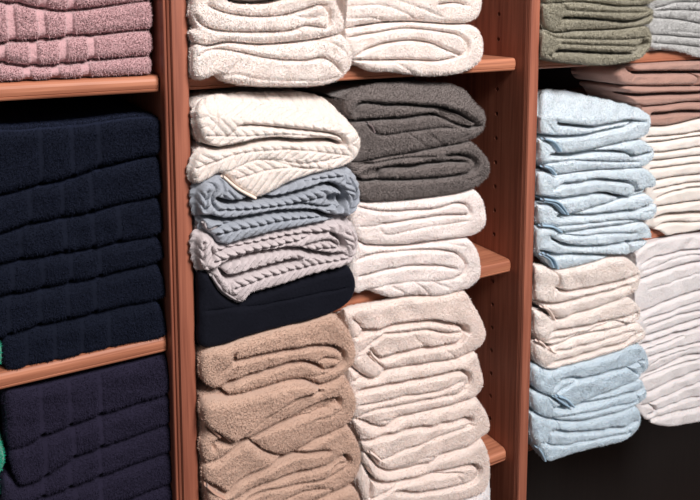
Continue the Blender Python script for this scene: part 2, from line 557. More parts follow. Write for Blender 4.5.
towel('folded_towel', 'near-black smooth towel between the grey braided towel and the tan towels', GA, 'black', (188, 200), YA + 0.004,
      [(42, 282), (85, 294), (130, 364), (180, 399), (214, 408), (250, 374), (300, 358), (400, 328), (500, 296), (618, 267), (645, 266), (666, 300), (673, 345), (652, 398), (602, 442), (500, 479), (400, 504), (250, 544), (150, 578), (48, 587), (40, 480), (38, 380)],
      [('w', [(60, 440), (300, 412), (500, 372), (640, 345)])], col='A', zone=2, pile=0.0008, speck=0.0002, lip=None)
towel('folded_towel', 'uppermost tan towel, its inner layer rolled at the right, under the near-black towel', GA, 'tan', (188, 300), YA,
      [(58, 222), (98, 192), (150, 182), (250, 148), (400, 108), (500, 84), (582, 60), (622, 92), (656, 140), (673, 200), (661, 250), (621, 295), (560, 327), (520, 336), (470, 317), (400, 317), (330, 337), (250, 360), (160, 379), (125, 359), (90, 351), (60, 326), (48, 276)],
      [('s', [(185, 212), (186, 238), (240, 228), (310, 212), (400, 196), (510, 180), (580, 186), (614, 205), (618, 235), (590, 262), (550, 268)]), ('s', [(120, 352), (150, 345), (190, 318), (300, 282), (380, 257), (460, 241), (510, 256), (532, 270)]),
       ('m', [(515, 238), (550, 226), (595, 232)]), ('m', [(186, 238), (155, 265), (128, 290)]), ('m', [(196, 262), (172, 308), (132, 342)]), ('m', [(130, 340), (142, 370), (165, 378)]), ('w', [(300, 215), (320, 240), (310, 275)]), ('w', [(460, 300), (530, 290), (580, 275)])],
      col='A', zone=3, pile=0.0014, speck=0.0007, soft=.9)
towel('folded_towel', 'middle tan towel with a loose front flap ending in a hemmed corner', GA, 'tan', (188, 375), YA,
      [(54, 104), (90, 84), (160, 82), (250, 63), (330, 40), (400, 20), (470, 20), (520, 39), (560, 30), (621, 2), (652, 40), (673, 90), (671, 140), (641, 190), (601, 214), (560, 233), (520, 250), (450, 287), (390, 317), (340, 314), (290, 292), (240, 261), (190, 288), (130, 328), (70, 349), (55, 325), (48, 280), (60, 240), (62, 205), (50, 165)],
      [('s', [(80, 205), (120, 228), (168, 252), (190, 247), (250, 200), (320, 147), (380, 108), (440, 76), (530, 62)]), ('s', [(100, 290), (103, 266), (150, 262), (205, 258), (260, 240), (350, 195), (450, 142), (560, 96), (598, 92), (604, 115)]),
       ('m', [(230, 256), (300, 226), (400, 187), (480, 160), (580, 126)]), ('w', [(290, 292), (300, 265), (290, 250)]), ('w', [(590, 60), (600, 90)]), ('w', [(620, 125), (560, 160), (500, 175)])],
      lifts=[(0.011, [(52, 120), (90, 88), (160, 84), (330, 42), (470, 24), (520, 40), (440, 74), (380, 106), (320, 144), (250, 196), (190, 243), (166, 250), (60, 180)])],
      pits=[(0.012, [(250, 238), (350, 190), (450, 136), (590, 95), (596, 118), (480, 160), (300, 228)])],
      hems=[('tan', [(56, 168), (80, 200), (124, 240)], 0.001), ('tan', [(60, 162), (110, 205), (165, 252)], 0.004)], col='A', zone=3, pile=0.0014, speck=0.0007, soft=.9)
towel('folded_towel', 'lower tan towel near the bottom of the picture, its right fold furthest out', GA, 'tan', (188, 375), YA,
      [(72, 353), (130, 332), (190, 292), (240, 265), (290, 296), (340, 318), (390, 321), (450, 291), (520, 254), (560, 237), (622, 201), (662, 232), (690, 290), (692, 350), (660, 420), (610, 452), (560, 470), (500, 500), (400, 535), (250, 558), (100, 560), (72, 480), (62, 420), (60, 380)],
      [('s', [(70, 425), (110, 445), (150, 466), (200, 425), (300, 372), (400, 327), (490, 305), (560, 300)]), ('s', [(150, 500), (210, 478), (300, 430), (400, 398), (500, 370), (560, 352), (620, 318), (642, 340), (632, 362)]),
       ('m', [(230, 490), (330, 450), (450, 430), (560, 402), (625, 366)]), ('m', [(560, 385), (600, 350), (632, 345)]), ('w', [(460, 440), (560, 445), (605, 470)]), ('m', [(300, 520), (430, 470), (540, 450)])],
      hems=[('tan', [(68, 432), (100, 462), (140, 485)], 0.002)], col='A', zone=3, pile=0.0014, speck=0.0007, soft=.9)
towel('folded_towel', 'lowest tan towel, only its top fold showing at the picture\'s bottom edge', GA, 'tan', (188, 375), YA,
      [(100, 566), (250, 562), (400, 540), (500, 505), (560, 475), (615, 456), (662, 452), (690, 490), (700, 560), (670, 640), (500, 690), (250, 720), (90, 720), (70, 640)],
      [('s', [(250, 620), (450, 560), (600, 530), (640, 550)])], col='A', zone=3, pile=0.0014, speck=0.0007, soft=.9)

# middle bay, right column
GB = 'folded towels in the right column of the middle bay'
YB = 0.004
towel('folded_towel', 'upper soft white towel, right column of middle bay, cut by picture\'s top', GB, 'warm', (330, 0), YB,
      [(40, -90), (300, -110), (570, -80), (606, -10), (604, 40), (586, 76), (550, 93), (480, 94), (420, 90), (320, 84), (230, 87), (120, 101), (45, 113), (30, 40)],
      [('w', [(60, 25), (200, 20), (280, 45), (350, 82)]), ('m', [(420, 18), (500, 10), (550, 22)]), ('w', [(250, -5), (350, 30), (450, 70)]), ('w', [(60, 75), (160, 70), (240, 86)])], col='B', zone=1, pile=0.0012, speck=0.0003)
towel('folded_towel', 'soft white towel with a long inner roll, on the top shelf above the charcoal ones', GB, 'warm', (330, 0), YB,
      [(45, 117), (120, 105), (230, 90), (320, 87), (420, 93), (480, 97), (550, 96), (592, 112), (614, 160), (613, 210), (590, 260), (540, 290), (470, 305), (380, 308), (320, 302), (240, 290), (180, 291), (140, 280), (115, 262), (92, 256), (70, 220), (50, 160)],
      [('m', [(70, 148), (180, 130), (300, 112), (420, 122), (510, 140), (546, 172), (540, 205), (512, 222)]), ('m', [(95, 222), (150, 195), (220, 172), (320, 160), (400, 170), (460, 195), (520, 222)]),
       ('m', [(92, 238), (200, 240), (300, 238), (430, 242), (500, 228)]), ('w', [(240, 240), (290, 265), (340, 302)]), ('w', [(300, 165), (400, 175), (480, 212)]), ('w', [(110, 120), (200, 112), (260, 95)])], col='B', zone=1, pile=0.0012, speck=0.0003)
towel('folded_towel', 'upper charcoal grey towel directly beneath the top shelf', GB, 'char', (330, 75), YB,
      [(60, 62), (110, 32), (190, 17), (330, 12), (470, 17), (525, 42), (580, 98), (616, 140), (619, 190), (601, 235), (562, 261), (510, 274), (450, 284), (330, 308), (230, 324), (140, 342), (85, 345), (72, 260), (85, 190), (52, 130)],
      [('s', [(98, 150), (112, 118), (150, 108), (220, 118), (300, 118), (380, 125), (450, 130), (520, 152), (585, 192)]), ('s', [(85, 185), (200, 175), (300, 170), (380, 158), (440, 162), (500, 190), (560, 210), (595, 200)]),
       ('m', [(145, 195), (175, 228), (210, 238), (300, 226), (380, 216), (440, 207), (510, 212)]), ('w', [(370, 216), (420, 255), (450, 282)]), ('w', [(300, 222), (360, 270), (390, 296)]), ('w', [(470, 262), (540, 240), (580, 215)])],
      pits=[(0.014, [(420, 132), (500, 148), (570, 195), (540, 203), (480, 175), (440, 158)])], lip=[(30, 95), (200, 102), (400, 108), (540, 140), (640, 190)], lipk=1.3,
      hems=[('char', [(140, 190), (160, 205), (170, 228)], 0.002)], col='B', zone=2, pile=0.0020, speck=0.0006)
towel('folded_towel', 'lower charcoal grey towel lying on the soft white towels', GB, 'char', (330, 75), YB,
      [(80, 352), (140, 346), (230, 327), (330, 311), (450, 287), (520, 275), (562, 264), (606, 300), (636, 350), (634, 400), (606, 436), (570, 456), (500, 476), (350, 495), (160, 508), (105, 490), (80, 430)],
      [('s', [(90, 400), (130, 422), (200, 417), (300, 418), (450, 406), (550, 390), (580, 365), (571, 335), (530, 320), (460, 322)]), ('s', [(195, 400), (205, 375), (230, 368), (330, 365), (450, 347), (545, 345)]),
       ('m', [(90, 380), (200, 350), (320, 330), (420, 325)]), ('m', [(100, 362), (180, 352)]), ('w', [(480, 400), (560, 415), (600, 395)])],
      pits=[(0.010, [(110, 395), (210, 358), (330, 345), (430, 330), (450, 342), (330, 360), (220, 368), (190, 405)])], col='B', zone=2, pile=0.0020, speck=0.0006)
towel('folded_towel', 'bright white towel with a stepped fold, right under the charcoal towels', GB, 'white', (330, 180), YB,
      [(112, 92), (160, 90), (350, 77), (500, 57), (582, 40), (611, 75), (623, 130), (620, 180), (592, 214), (550, 229), (400, 245), (300, 260), (150, 258), (108, 240), (85, 200), (80, 140)],
      [('m', [(105, 105), (200, 122), (330, 120), (430, 110), (495, 90), (540, 98), (553, 130), (540, 140)]), ('m', [(190, 176), (260, 165), (370, 150), (480, 137), (545, 136)]), ('w', [(190, 176), (216, 214), (300, 202), (370, 186), (450, 176), (550, 160)]), ('w', [(105, 184), (190, 180)]), ('w', [(365, 178), (372, 190)])],
      col='B', zone=2, pile=0.0012, speck=0.0003)
towel('folded_towel', 'bright white towel resting on the middle shelf, over the pale beige towels', GB, 'white', (330, 180), YB,
      [(108, 246), (150, 262), (300, 264), (400, 249), (550, 233), (586, 270), (601, 330), (598, 390), (562, 430), (500, 450), (430, 465), (330, 461), (245, 472), (200, 462), (145, 442), (105, 455), (80, 430), (78, 330)],
      [('m', [(105, 318), (140, 300), (200, 292), (300, 282), (420, 277), (500, 290), (536, 330), (526, 368), (492, 385)]), ('m', [(105, 384), (200, 362), (300, 342), (420, 340), (500, 352)]), ('w', [(140, 438), (230, 415), (330, 402), (450, 398), (520, 385)]), ('w', [(330, 405), (370, 430), (400, 460)]), ('w', [(230, 418), (280, 440), (300, 460)]), ('w', [(400, 402), (480, 430)]), ('w', [(350, 262), (450, 252), (540, 262)])],
      col='B', zone=2, pile=0.0012, speck=0.0003)
towel('folded_towel', 'topmost pale beige towel, tucked just under the middle shelf', GB, 'beige', (330, 280), YB,
      [(44, 126), (110, 102), (210, 87), (300, 67), (430, 62), (537, 44), (572, 90), (611, 160), (623, 210), (611, 250), (579, 281), (540, 298), (490, 316), (400, 328), (290, 346), (230, 354), (190, 383), (160, 393), (130, 380), (95, 352), (72, 300), (75, 240), (66, 190), (42, 150)],
      [('s', [(118, 222), (130, 205), (200, 195), (260, 177), (350, 166), (420, 163), (490, 176), (532, 186), (547, 205)]), ('m', [(85, 150), (128, 190), (122, 218), (90, 224)]), ('m', [(205, 212), (280, 206), (380, 196), (450, 208), (525, 206)]),
       ('m', [(110, 288), (170, 242), (215, 212)]), ('s', [(158, 272), (190, 310), (270, 292), (360, 272), (450, 262), (510, 246), (536, 212)]), ('w', [(330, 212), (360, 248), (400, 264)]), ('w', [(440, 266), (480, 290), (505, 310)]), ('m', [(140, 288), (185, 325), (215, 352)]), ('w', [(90, 310), (130, 290)])],
      pits=[(0.02, [(522, 190), (545, 188), (550, 212), (530, 212)])], hems=[('beige', [(150, 275), (165, 298), (182, 312)], 0.003)], col='B', zone=3, pile=0.0014)
towel('folded_towel', 'second pale beige towel down, its edge folded back in even layers', GB, 'beige', (330, 375), YB,
      [(70, -25), (95, -24), (130, 2), (160, 14), (190, 5), (230, -24), (290, -31), (400, -49), (490, -60), (540, -76), (580, -96), (601, -40), (613, 20), (602, 60), (577, 84), (540, 100), (480, 119), (360, 147), (270, 167), (225, 200), (180, 200), (130, 179), (92, 175), (74, 100)],
      [('s', [(108, 62), (200, 42), (320, 20), (430, 0), (520, -20), (548, -5), (551, 28), (532, 48)]), ('m', [(108, 116), (200, 102), (280, 82), (400, 66), (470, 46), (525, 18)]), ('m', [(98, 172), (150, 142), (260, 120), (400, 92), (490, 76), (545, 52)]), ('w', [(180, 200), (200, 180), (240, 172)]), ('m', [(85, 20), (130, 10)])],
      col='B', zone=3, pile=0.0014)
towel('folded_towel', 'third pale beige towel down, a hemmed edge sticking out at its left', GB, 'beige', (330, 375), YB,
      [(95, 180), (130, 184), (175, 204), (225, 206), (275, 172), (360, 151), (480, 123), (540, 104), (579, 88), (611, 120), (636, 175), (633, 220), (603, 248), (550, 284), (440, 318), (400, 344), (300, 369), (235, 381), (200, 372), (165, 330), (132, 305), (122, 262), (98, 220)],
      [('s', [(125, 265), (200, 246), (300, 216), (400, 201), (480, 186), (540, 168), (562, 180), (545, 196)]), ('m', [(150, 292), (188, 330), (230, 325), (300, 292), (400, 256), (480, 222), (570, 196)]), ('w', [(195, 335), (215, 375)]), ('w', [(115, 230), (150, 246)]), ('w', [(240, 370), (400, 320), (500, 290)])],
      hems=[('beige', [(148, 298), (172, 315), (192, 332)], 0.003)], col='B', zone=3, pile=0.0014)
towel('folded_towel', 'fourth pale beige towel down, on the cool white towel at the bottom edge', GB, 'beige', (330, 375), YB,
      [(135, 312), (162, 335), (200, 377), (238, 386), (300, 374), (400, 349), (440, 323), (550, 289), (603, 254), (626, 290), (639, 350), (636, 410), (612, 464), (560, 489), (450, 518), (250, 538), (145, 536), (118, 470), (110, 420), (128, 375)],
      [('s', [(138, 358), (165, 410), (200, 428), (300, 416), (400, 392), (480, 372), (560, 357), (592, 372), (582, 410), (545, 430), (440, 452), (350, 466), (260, 462)]), ('m', [(150, 496), (200, 472), (270, 436), (400, 403), (520, 386)]), ('s', [(162, 418), (155, 490)]), ('w', [(500, 395), (532, 430)]), ('w', [(230, 470), (260, 455)])],
      col='B', zone=3, pile=0.0014)
towel('folded_towel', 'cool white towel just showing at the bottom edge, right of the tan towels', GB, 'cool', (330, 375), YB,
      [(145, 543), (250, 544), (450, 524), (560, 494), (614, 468), (642, 510), (652, 570), (602, 645), (300, 680), (140, 690), (125, 600)],
      [('m', [(200, 600), (450, 570), (600, 560)])], col='B', zone=3, pile=0.0012)

# right bay, front column
GC = 'folded towels in the front column of the right bay'
YC = -0.012
towel('folded_towel', 'topmost sage green towel of the right bay, cut by the picture\'s top edge', GC, 'green', (525, 0), YC,
      [(70, -110), (300, -130), (530, -110), (538, -40), (515, 5), (480, 20), (380, 22), (250, 6), (160, 6), (80, 12), (66, -40)],
      [('m', [(120, -30), (300, -40), (480, -30)]), ('m', [(150, -5), (300, -10), (450, 0)])], col='C', zone=1, pile=0.0020, speck=0.0006, edge=(.012, .009))
towel('folded_towel', 'middle sage green towel with a rolled left end, beside the pale grey towels', GC, 'green', (525, 0), YC,
      [(72, 16), (160, 10), (250, 10), (380, 26), (480, 24), (506, 36), (510, 65), (494, 97), (400, 111), (300, 117), (200, 120), (120, 127), (82, 112), (68, 70)],
      [('s', [(152, 12), (163, 38), (148, 72)]), ('s', [(148, 72), (220, 72), (300, 77), (400, 87), (450, 80), (500, 60)]), ('m', [(165, 38), (250, 44), (350, 48), (470, 48)])], col='C', zone=1, pile=0.0020, speck=0.0006, edge=(.012, .009))
towel('folded_towel', 'lowest sage green towel, resting on the top shelf of the right bay', GC, 'green', (525, 0), YC,
      [(82, 117), (120, 131), (200, 124), (300, 121), (400, 115), (486, 102), (500, 140), (494, 190), (462, 233), (400, 252), (300, 262), (150, 250), (100, 241), (64, 226), (60, 180), (68, 140)],
      [('m', [(80, 132), (130, 150), (200, 153), (300, 156), (400, 156), (480, 148)]), ('s', [(110, 218), (122, 205), (200, 205), (300, 211), (400, 213), (450, 205), (482, 172)]), ('m', [(130, 172), (250, 178), (400, 182), (450, 188)]), ('m', [(85, 215), (100, 222), (108, 235)])],
      pits=[(.012, [(440, 175), (470, 150), (485, 165), (455, 205)])], col='C', zone=1, pile=0.0020, speck=0.0006, edge=(.012, .009))
towel('folded_towel', 'thick pale blue towel on top of the blue stack, its broad upper side showing', GC, 'blue', (525, 75), YC,
      [(56, 52), (100, 42), (180, 54), (280, 78), (380, 100), (460, 125), (491, 150), (498, 195), (486, 235), (456, 254), (380, 269), (250, 299), (150, 314), (125, 300), (100, 268), (62, 246), (55, 180), (52, 110)],
      [('s', [(122, 182), (135, 195), (200, 202), (272, 208), (350, 194), (430, 181), (475, 185)]), ('s', [(60, 240), (130, 247), (240, 240), (330, 220), (400, 206), (438, 192)]), ('w', [(272, 208), (270, 185)]), ('w', [(70, 180), (100, 215), (130, 240)])],
      lip=[(40, 165), (200, 178), (400, 172), (510, 180)], lipk=2.0, hems=[('blue', [(66, 252), (105, 266), (132, 302)], 0.003)], col='C', zone=2, edge=(.013, .010))
towel('folded_towel', 'second pale blue towel down, slim, pointed fold at its right', GC, 'blue', (525, 75), YC,
      [(58, 258), (95, 272), (122, 303), (150, 318), (250, 303), (380, 273), (456, 258), (496, 275), (513, 310), (501, 345), (471, 368), (380, 375), (300, 378), (200, 387), (125, 398), (100, 380), (62, 350), (55, 300)],
      [('s', [(95, 318), (200, 322), (300, 307), (400, 308), (430, 324), (500, 308)]), ('m', [(60, 356), (130, 345), (200, 340), (350, 345), (450, 345)]), ('w', [(430, 324), (490, 330)])],
      hems=[('blue', [(62, 362), (90, 372), (112, 396)], 0.003)], col='C', zone=2, edge=(.013, .010))
towel('folded_towel', 'third pale blue towel down, its inner fold ending short of the right', GC, 'blue', (525, 160), YC,
      [(52, 58), (72, 44), (118, 60), (200, 50), (300, 40), (380, 37), (478, 32), (511, 60), (519, 90), (501, 118), (470, 134), (400, 150), (300, 178), (165, 217), (140, 200), (100, 168), (58, 148), (48, 100)],
      [('s', [(108, 115), (150, 95), (190, 93), (280, 78), (380, 85), (425, 92), (437, 115), (425, 142)]), ('s', [(58, 146), (120, 155), (200, 146), (300, 131), (380, 145), (412, 150)]), ('s', [(435, 128), (500, 112)]), ('w', [(165, 215), (140, 165)])],
      hems=[('blue', [(60, 160), (110, 172), (148, 210)], 0.003), ('blue', [(58, 152), (120, 166), (156, 212)], 0.006)], col='C', zone=2, edge=(.013, .010))
towel('folded_towel', 'fourth pale blue towel down, its right fold reaching furthest right', GC, 'blue', (525, 160), YC,
      [(50, 182), (90, 176), (130, 205), (165, 221), (300, 182), (400, 154), (470, 138), (488, 136), (515, 160), (524, 195), (507, 233), (475, 244), (400, 255), (260, 272), (145, 287), (110, 266), (58, 257), (48, 220)],
      [('s', [(125, 225), (200, 225), (300, 216), (380, 206), (440, 200), (462, 192), (512, 172)]), ('m', [(118, 262), (200, 256), (300, 246), (380, 238), (470, 238)]), ('w', [(455, 205), (500, 205)]), ('m', [(110, 200), (125, 225)])],
      hems=[('blue', [(55, 258), (105, 265), (135, 285)], 0.003)], col='C', zone=2, edge=(.013, .010))
towel('folded_towel', 'fifth pale blue towel down, on the cream towels, hem hanging at its left', GC, 'blue', (525, 160), YC,
      [(50, 274), (105, 271), (145, 291), (260, 276), (400, 259), (476, 249), (496, 270), (499, 310), (471, 345), (420, 374), (380, 385), (300, 400), (200, 425), (130, 437), (100, 422), (70, 385), (46, 362)],
      [('s', [(98, 305), (150, 335), (230, 345), (300, 341), (380, 332), (408, 325), (412, 370)]), ('m', [(125, 298), (220, 302), (330, 292), (440, 290)]), ('s', [(60, 360), (120, 378), (200, 375), (300, 380), (400, 382)]), ('s', [(412, 328), (492, 315)])],
      hems=[('blue', [(58, 375), (85, 392), (102, 424)], 0.003), ('blue', [(66, 368), (100, 392), (116, 428)], 0.006)], col='C', zone=2, edge=(.013, .010))
towel('folded_towel', 'uppermost cream terry towel, with a spiral roll at its left, under the pale blue stack', GC, 'cream', (525, 245), YC,
      [(40, 92), (80, 86), (120, 99), (200, 87), (300, 63), (385, 46), (430, 65), (456, 100), (456, 140), (441, 182), (400, 205), (300, 243), (200, 271), (132, 294), (105, 270), (70, 246), (42, 220), (38, 160)],
      [('s', [(112, 188), (125, 165), (140, 182), (200, 180), (300, 161), (400, 136), (440, 118)]), ('s', [(50, 225), (90, 234), (140, 230), (230, 206), (340, 181), (412, 160)]), ('m', [(140, 182), (128, 120), (118, 100)]), ('w', [(175, 272), (190, 255)])],
      pits=[(.012, [(400, 125), (432, 112), (438, 132), (405, 145)])], hems=[('beige', [(60, 242), (85, 255), (108, 292)], 0.003)], col='C', zone=3, edge=(.013, .010))
towel('folded_towel', 'middle cream terry towel of the three in the right bay', GC, 'cream', (525, 245), YC,
      [(38, 268), (70, 266), (100, 288), (133, 298), (200, 275), (300, 247), (400, 209), (441, 226), (461, 265), (451, 300), (428, 315), (330, 335), (200, 366), (110, 398), (65, 388), (38, 350), (34, 300)],
      [('s', [(92, 358), (105, 345), (220, 325), (330, 300), (400, 285), (440, 268)]), ('m', [(65, 385), (140, 368), (250, 340), (360, 306), (410, 312)]), ('m', [(410, 312), (440, 295), (448, 270)])],
      hems=[('beige', [(42, 378), (60, 388), (72, 402)], 0.003)], col='C', zone=3, edge=(.013, .010))
towel('folded_towel', 'lowest cream terry towel, lying on the powder blue towels', GC, 'cream', (525, 245), YC,
      [(40, 392), (62, 394), (95, 412), (115, 402), (200, 370), (330, 339), (420, 320), (460, 316), (481, 345), (476, 370), (442, 392), (350, 429), (250, 459), (150, 484), (90, 497), (55, 475), (36, 430)],
      [('s', [(88, 482), (110, 466), (200, 445), (300, 412), (400, 385), (440, 352)]), ('m', [(110, 425), (200, 406), (320, 372), (430, 340)]), ('m', [(440, 352), (462, 345)])],
      hems=[('beige', [(88, 408), (100, 420), (112, 424)], 0.003)], col='C', zone=3, edge=(.013, .010))
towel('folded_towel', 'uppermost powder blue towel with a broad front flap, below the cream towels', GC, 'blue2', (525, 340), YC,
      [(40, 108), (90, 122), (150, 108), (250, 83), (350, 52), (441, 14), (470, 27), (489, 70), (481, 115), (461, 138), (440, 160), (330, 204), (240, 240), (188, 262), (150, 256), (110, 226), (62, 210), (34, 170)],
      [('s', [(108, 195), (145, 155), (230, 150), (330, 125), (400, 105), (465, 78)]), ('m', [(120, 210), (180, 172), (250, 150), (340, 128), (410, 112), (445, 135)]), ('w', [(140, 155), (125, 140)]), ('m', [(450, 80), (462, 110), (455, 135)])],
      hems=[('blue', [(118, 216), (150, 228), (182, 258)], 0.005), ('blue', [(108, 220), (135, 240), (165, 260)], 0.002)], col='C', zone=3, edge=(.013, .010))
towel('folded_towel', 'middle powder blue towel, second from the bottom of its stack', GC, 'blue2', (525, 340), YC,
      [(34, 213), (62, 213), (105, 230), (150, 259), (188, 266), (240, 243), (330, 208), (441, 164), (464, 156), (481, 200), (476, 230), (440, 260), (380, 282), (300, 304), (200, 321), (120, 318), (60, 300), (30, 260)],
      [('s', [(108, 268), (150, 272), (200, 266), (300, 241), (400, 212), (440, 206), (465, 190)]), ('m', [(88, 312), (150, 300), (250, 285), (350, 262), (440, 240), (440, 212)]), ('m', [(90, 235), (110, 265)])], col='C', zone=3, edge=(.013, .010))
towel('folded_towel', 'bottom powder blue towel, overhanging the dark space below', GC, 'blue2', (525, 340), YC,
      [(28, 298), (60, 304), (110, 320), (200, 325), (300, 308), (380, 286), (441, 263), (459, 290), (456, 330), (431, 375), (380, 405), (280, 430), (180, 455), (92, 484), (70, 465), (45, 425), (28, 380), (22, 330)],
      [('s', [(92, 420), (95, 370), (130, 362), (200, 366), (300, 356), (400, 342), (442, 322)]), ('m', [(55, 400), (100, 418), (180, 410), (300, 388), (420, 365)]), ('m', [(130, 322), (130, 358)]), ('w', [(400, 342), (420, 375)])],
      hems=[('blue', [(45, 425), (62, 450), (75, 478)], 0.0)], col='C', zone=3, edge=(.013, .010))

# right bay, far column
GD = 'folded towels in the far right column of the right bay'
YD = 0.016
E0 = (.010, .008)
D = dict(col='D', edge=E0)
towel('folded_towel', 'upper pale grey towel at the top right corner of the picture', GD, 'grey', (616, 0), YD,
      [(255, -160), (600, -170), (960, -150), (980, 60), (960, 190), (820, 205), (700, 192), (640, 180), (520, 158), (410, 148), (300, 146), (250, 60)],
      [('m', [(300, 70), (400, 45), (500, 15), (700, 15)]), ('m', [(310, 90), (450, 80), (600, 82), (800, 95)])], scale=8.333, zone=1, **D)
towel('folded_towel', 'middle pale grey towel of the three at the top right', GD, 'grey', (616, 0), YD,
      [(250, 152), (410, 152), (520, 162), (640, 184), (700, 197), (820, 210), (960, 196), (975, 260), (955, 330), (800, 322), (700, 312), (550, 302), (430, 290), (290, 286), (240, 220)],
      [('w', [(420, 262), (560, 262), (700, 280), (850, 290)])], scale=8.333, zone=1, **D)
towel('folded_towel', 'lowest pale grey towel at the top right, drooping over the shelf edge', GD, 'grey', (616, 0), YD,
      [(250, 290), (430, 294), (550, 306), (700, 317), (800, 327), (955, 336), (970, 420), (940, 500), (780, 500), (640, 482), (560, 452), (450, 426), (380, 414), (290, 418), (245, 350)],
      [('m', [(285, 352), (420, 362), (550, 372), (700, 390), (850, 400)])], scale=8.333, zone=1, **D)
towel('folded_towel', 'folded rose brown towel directly under the top shelf of the right bay', GD, 'brown', (616, 60), YD,
      [(-10, 130), (10, 75), (60, 40), (200, 28), (450, 18), (700, 8), (900, 6), (960, 60), (950, 180), (800, 205), (680, 212), (500, 213), (300, 216), (130, 212), (30, 195)],
      [('s', [(75, 65), (105, 80), (150, 104), (300, 104), (500, 102), (700, 102), (900, 98)]), ('w', [(150, 108), (105, 175)]), ('s', [(630, 106), (665, 140), (660, 190), (640, 210)])],
      pits=[(.012, [(70, 70), (95, 66), (108, 84), (85, 92)])], scale=8.333, zone=2, depth=.12, step=.0015, pile=0.0008, speck=0.0002, **dict(D, col='E'))
towel('folded_towel', 'middle rose brown towel, its fold curling open at the left', GD, 'brown', (616, 60), YD,
      [(60, 240), (80, 218), (130, 216), (300, 220), (500, 217), (680, 216), (800, 210), (950, 195), (965, 270), (940, 335), (700, 345), (560, 350), (400, 372), (300, 380), (225, 384), (150, 360), (120, 325), (95, 280)],
      [('s', [(90, 262), (110, 285), (200, 293), (300, 288), (450, 282), (600, 280), (700, 272), (900, 262)])], scale=8.333, zone=2, depth=.12, step=.0015, pile=0.0008, speck=0.0002, **dict(D, col='E'))
towel('folded_towel', 'lowest rose brown towel, on top of the ivory towels', GD, 'brown', (616, 60), YD,
      [(150, 362), (225, 388), (300, 384), (400, 376), (560, 354), (700, 349), (940, 340), (960, 400), (930, 470), (700, 482), (560, 515), (420, 545), (300, 548), (220, 540), (165, 450)],
      [('s', [(280, 455), (400, 445), (550, 430), (700, 430), (900, 420)])], scale=8.333, zone=2, step=.0015, pile=0.0008, speck=0.0002, **D)
ivory = [
    ('topmost ivory towel, directly beneath the rose brown ones',
     [(200, 140), (300, 138), (420, 135), (560, 105), (700, 70), (900, 50), (950, 110), (930, 200), (700, 215), (560, 230), (420, 255), (280, 268), (190, 262)],
     [('m', [(240, 225), (400, 215), (560, 200), (700, 175), (900, 160)])]),
    ('second ivory towel down in the far right column',
     [(190, 266), (280, 272), (420, 259), (560, 234), (700, 219), (930, 205), (950, 290), (930, 360), (700, 375), (560, 390), (430, 408), (300, 418), (190, 420)],
     [('m', [(280, 355), (420, 345), (560, 325), (700, 305), (900, 290)])]),
    ('third ivory towel down in the far right column',
     [(190, 424), (300, 422), (430, 412), (560, 394), (700, 379), (930, 365), (950, 440), (930, 510), (700, 532), (560, 545), (430, 562), (330, 582), (190, 600)],
     [('m', [(260, 490), (400, 478), (560, 455), (700, 440), (900, 425)])]),
    ('fourth ivory towel down, its loose layers wider apart',
     [(190, 604), (330, 586), (430, 566), (560, 549), (700, 536), (930, 515), (950, 640), (930, 735), (700, 750), (600, 762), (480, 780), (350, 798), (190, 800)],
     [('m', [(290, 665), (420, 640), (560, 610), (700, 598), (900, 585)]), ('m', [(320, 735), (420, 690), (560, 655), (700, 640), (900, 620)])]),
    ('lowest ivory towel, resting on the middle shelf of the right bay',
     [(190, 806), (350, 803), (480, 785), (600, 768), (700, 755), (930, 740), (950, 900), (930, 1000), (700, 1005), (600, 1020), (480, 1042), (400, 1052), (340, 1010), (290, 985), (190, 960)],
     [('s', [(300, 900), (420, 872), (560, 858), (700, 855), (900, 840)]), ('m', [(310, 985), (380, 945), (500, 930), (620, 936), (700, 925), (900, 905)])]),
]
for lab, sil, cr in ivory:
    towel('folded_towel', lab, GD, 'ivory', (616, 110), YD, sil, cr, scale=8.333, zone=2, step=.0015, pile=0.0007, speck=0.0002, **D)
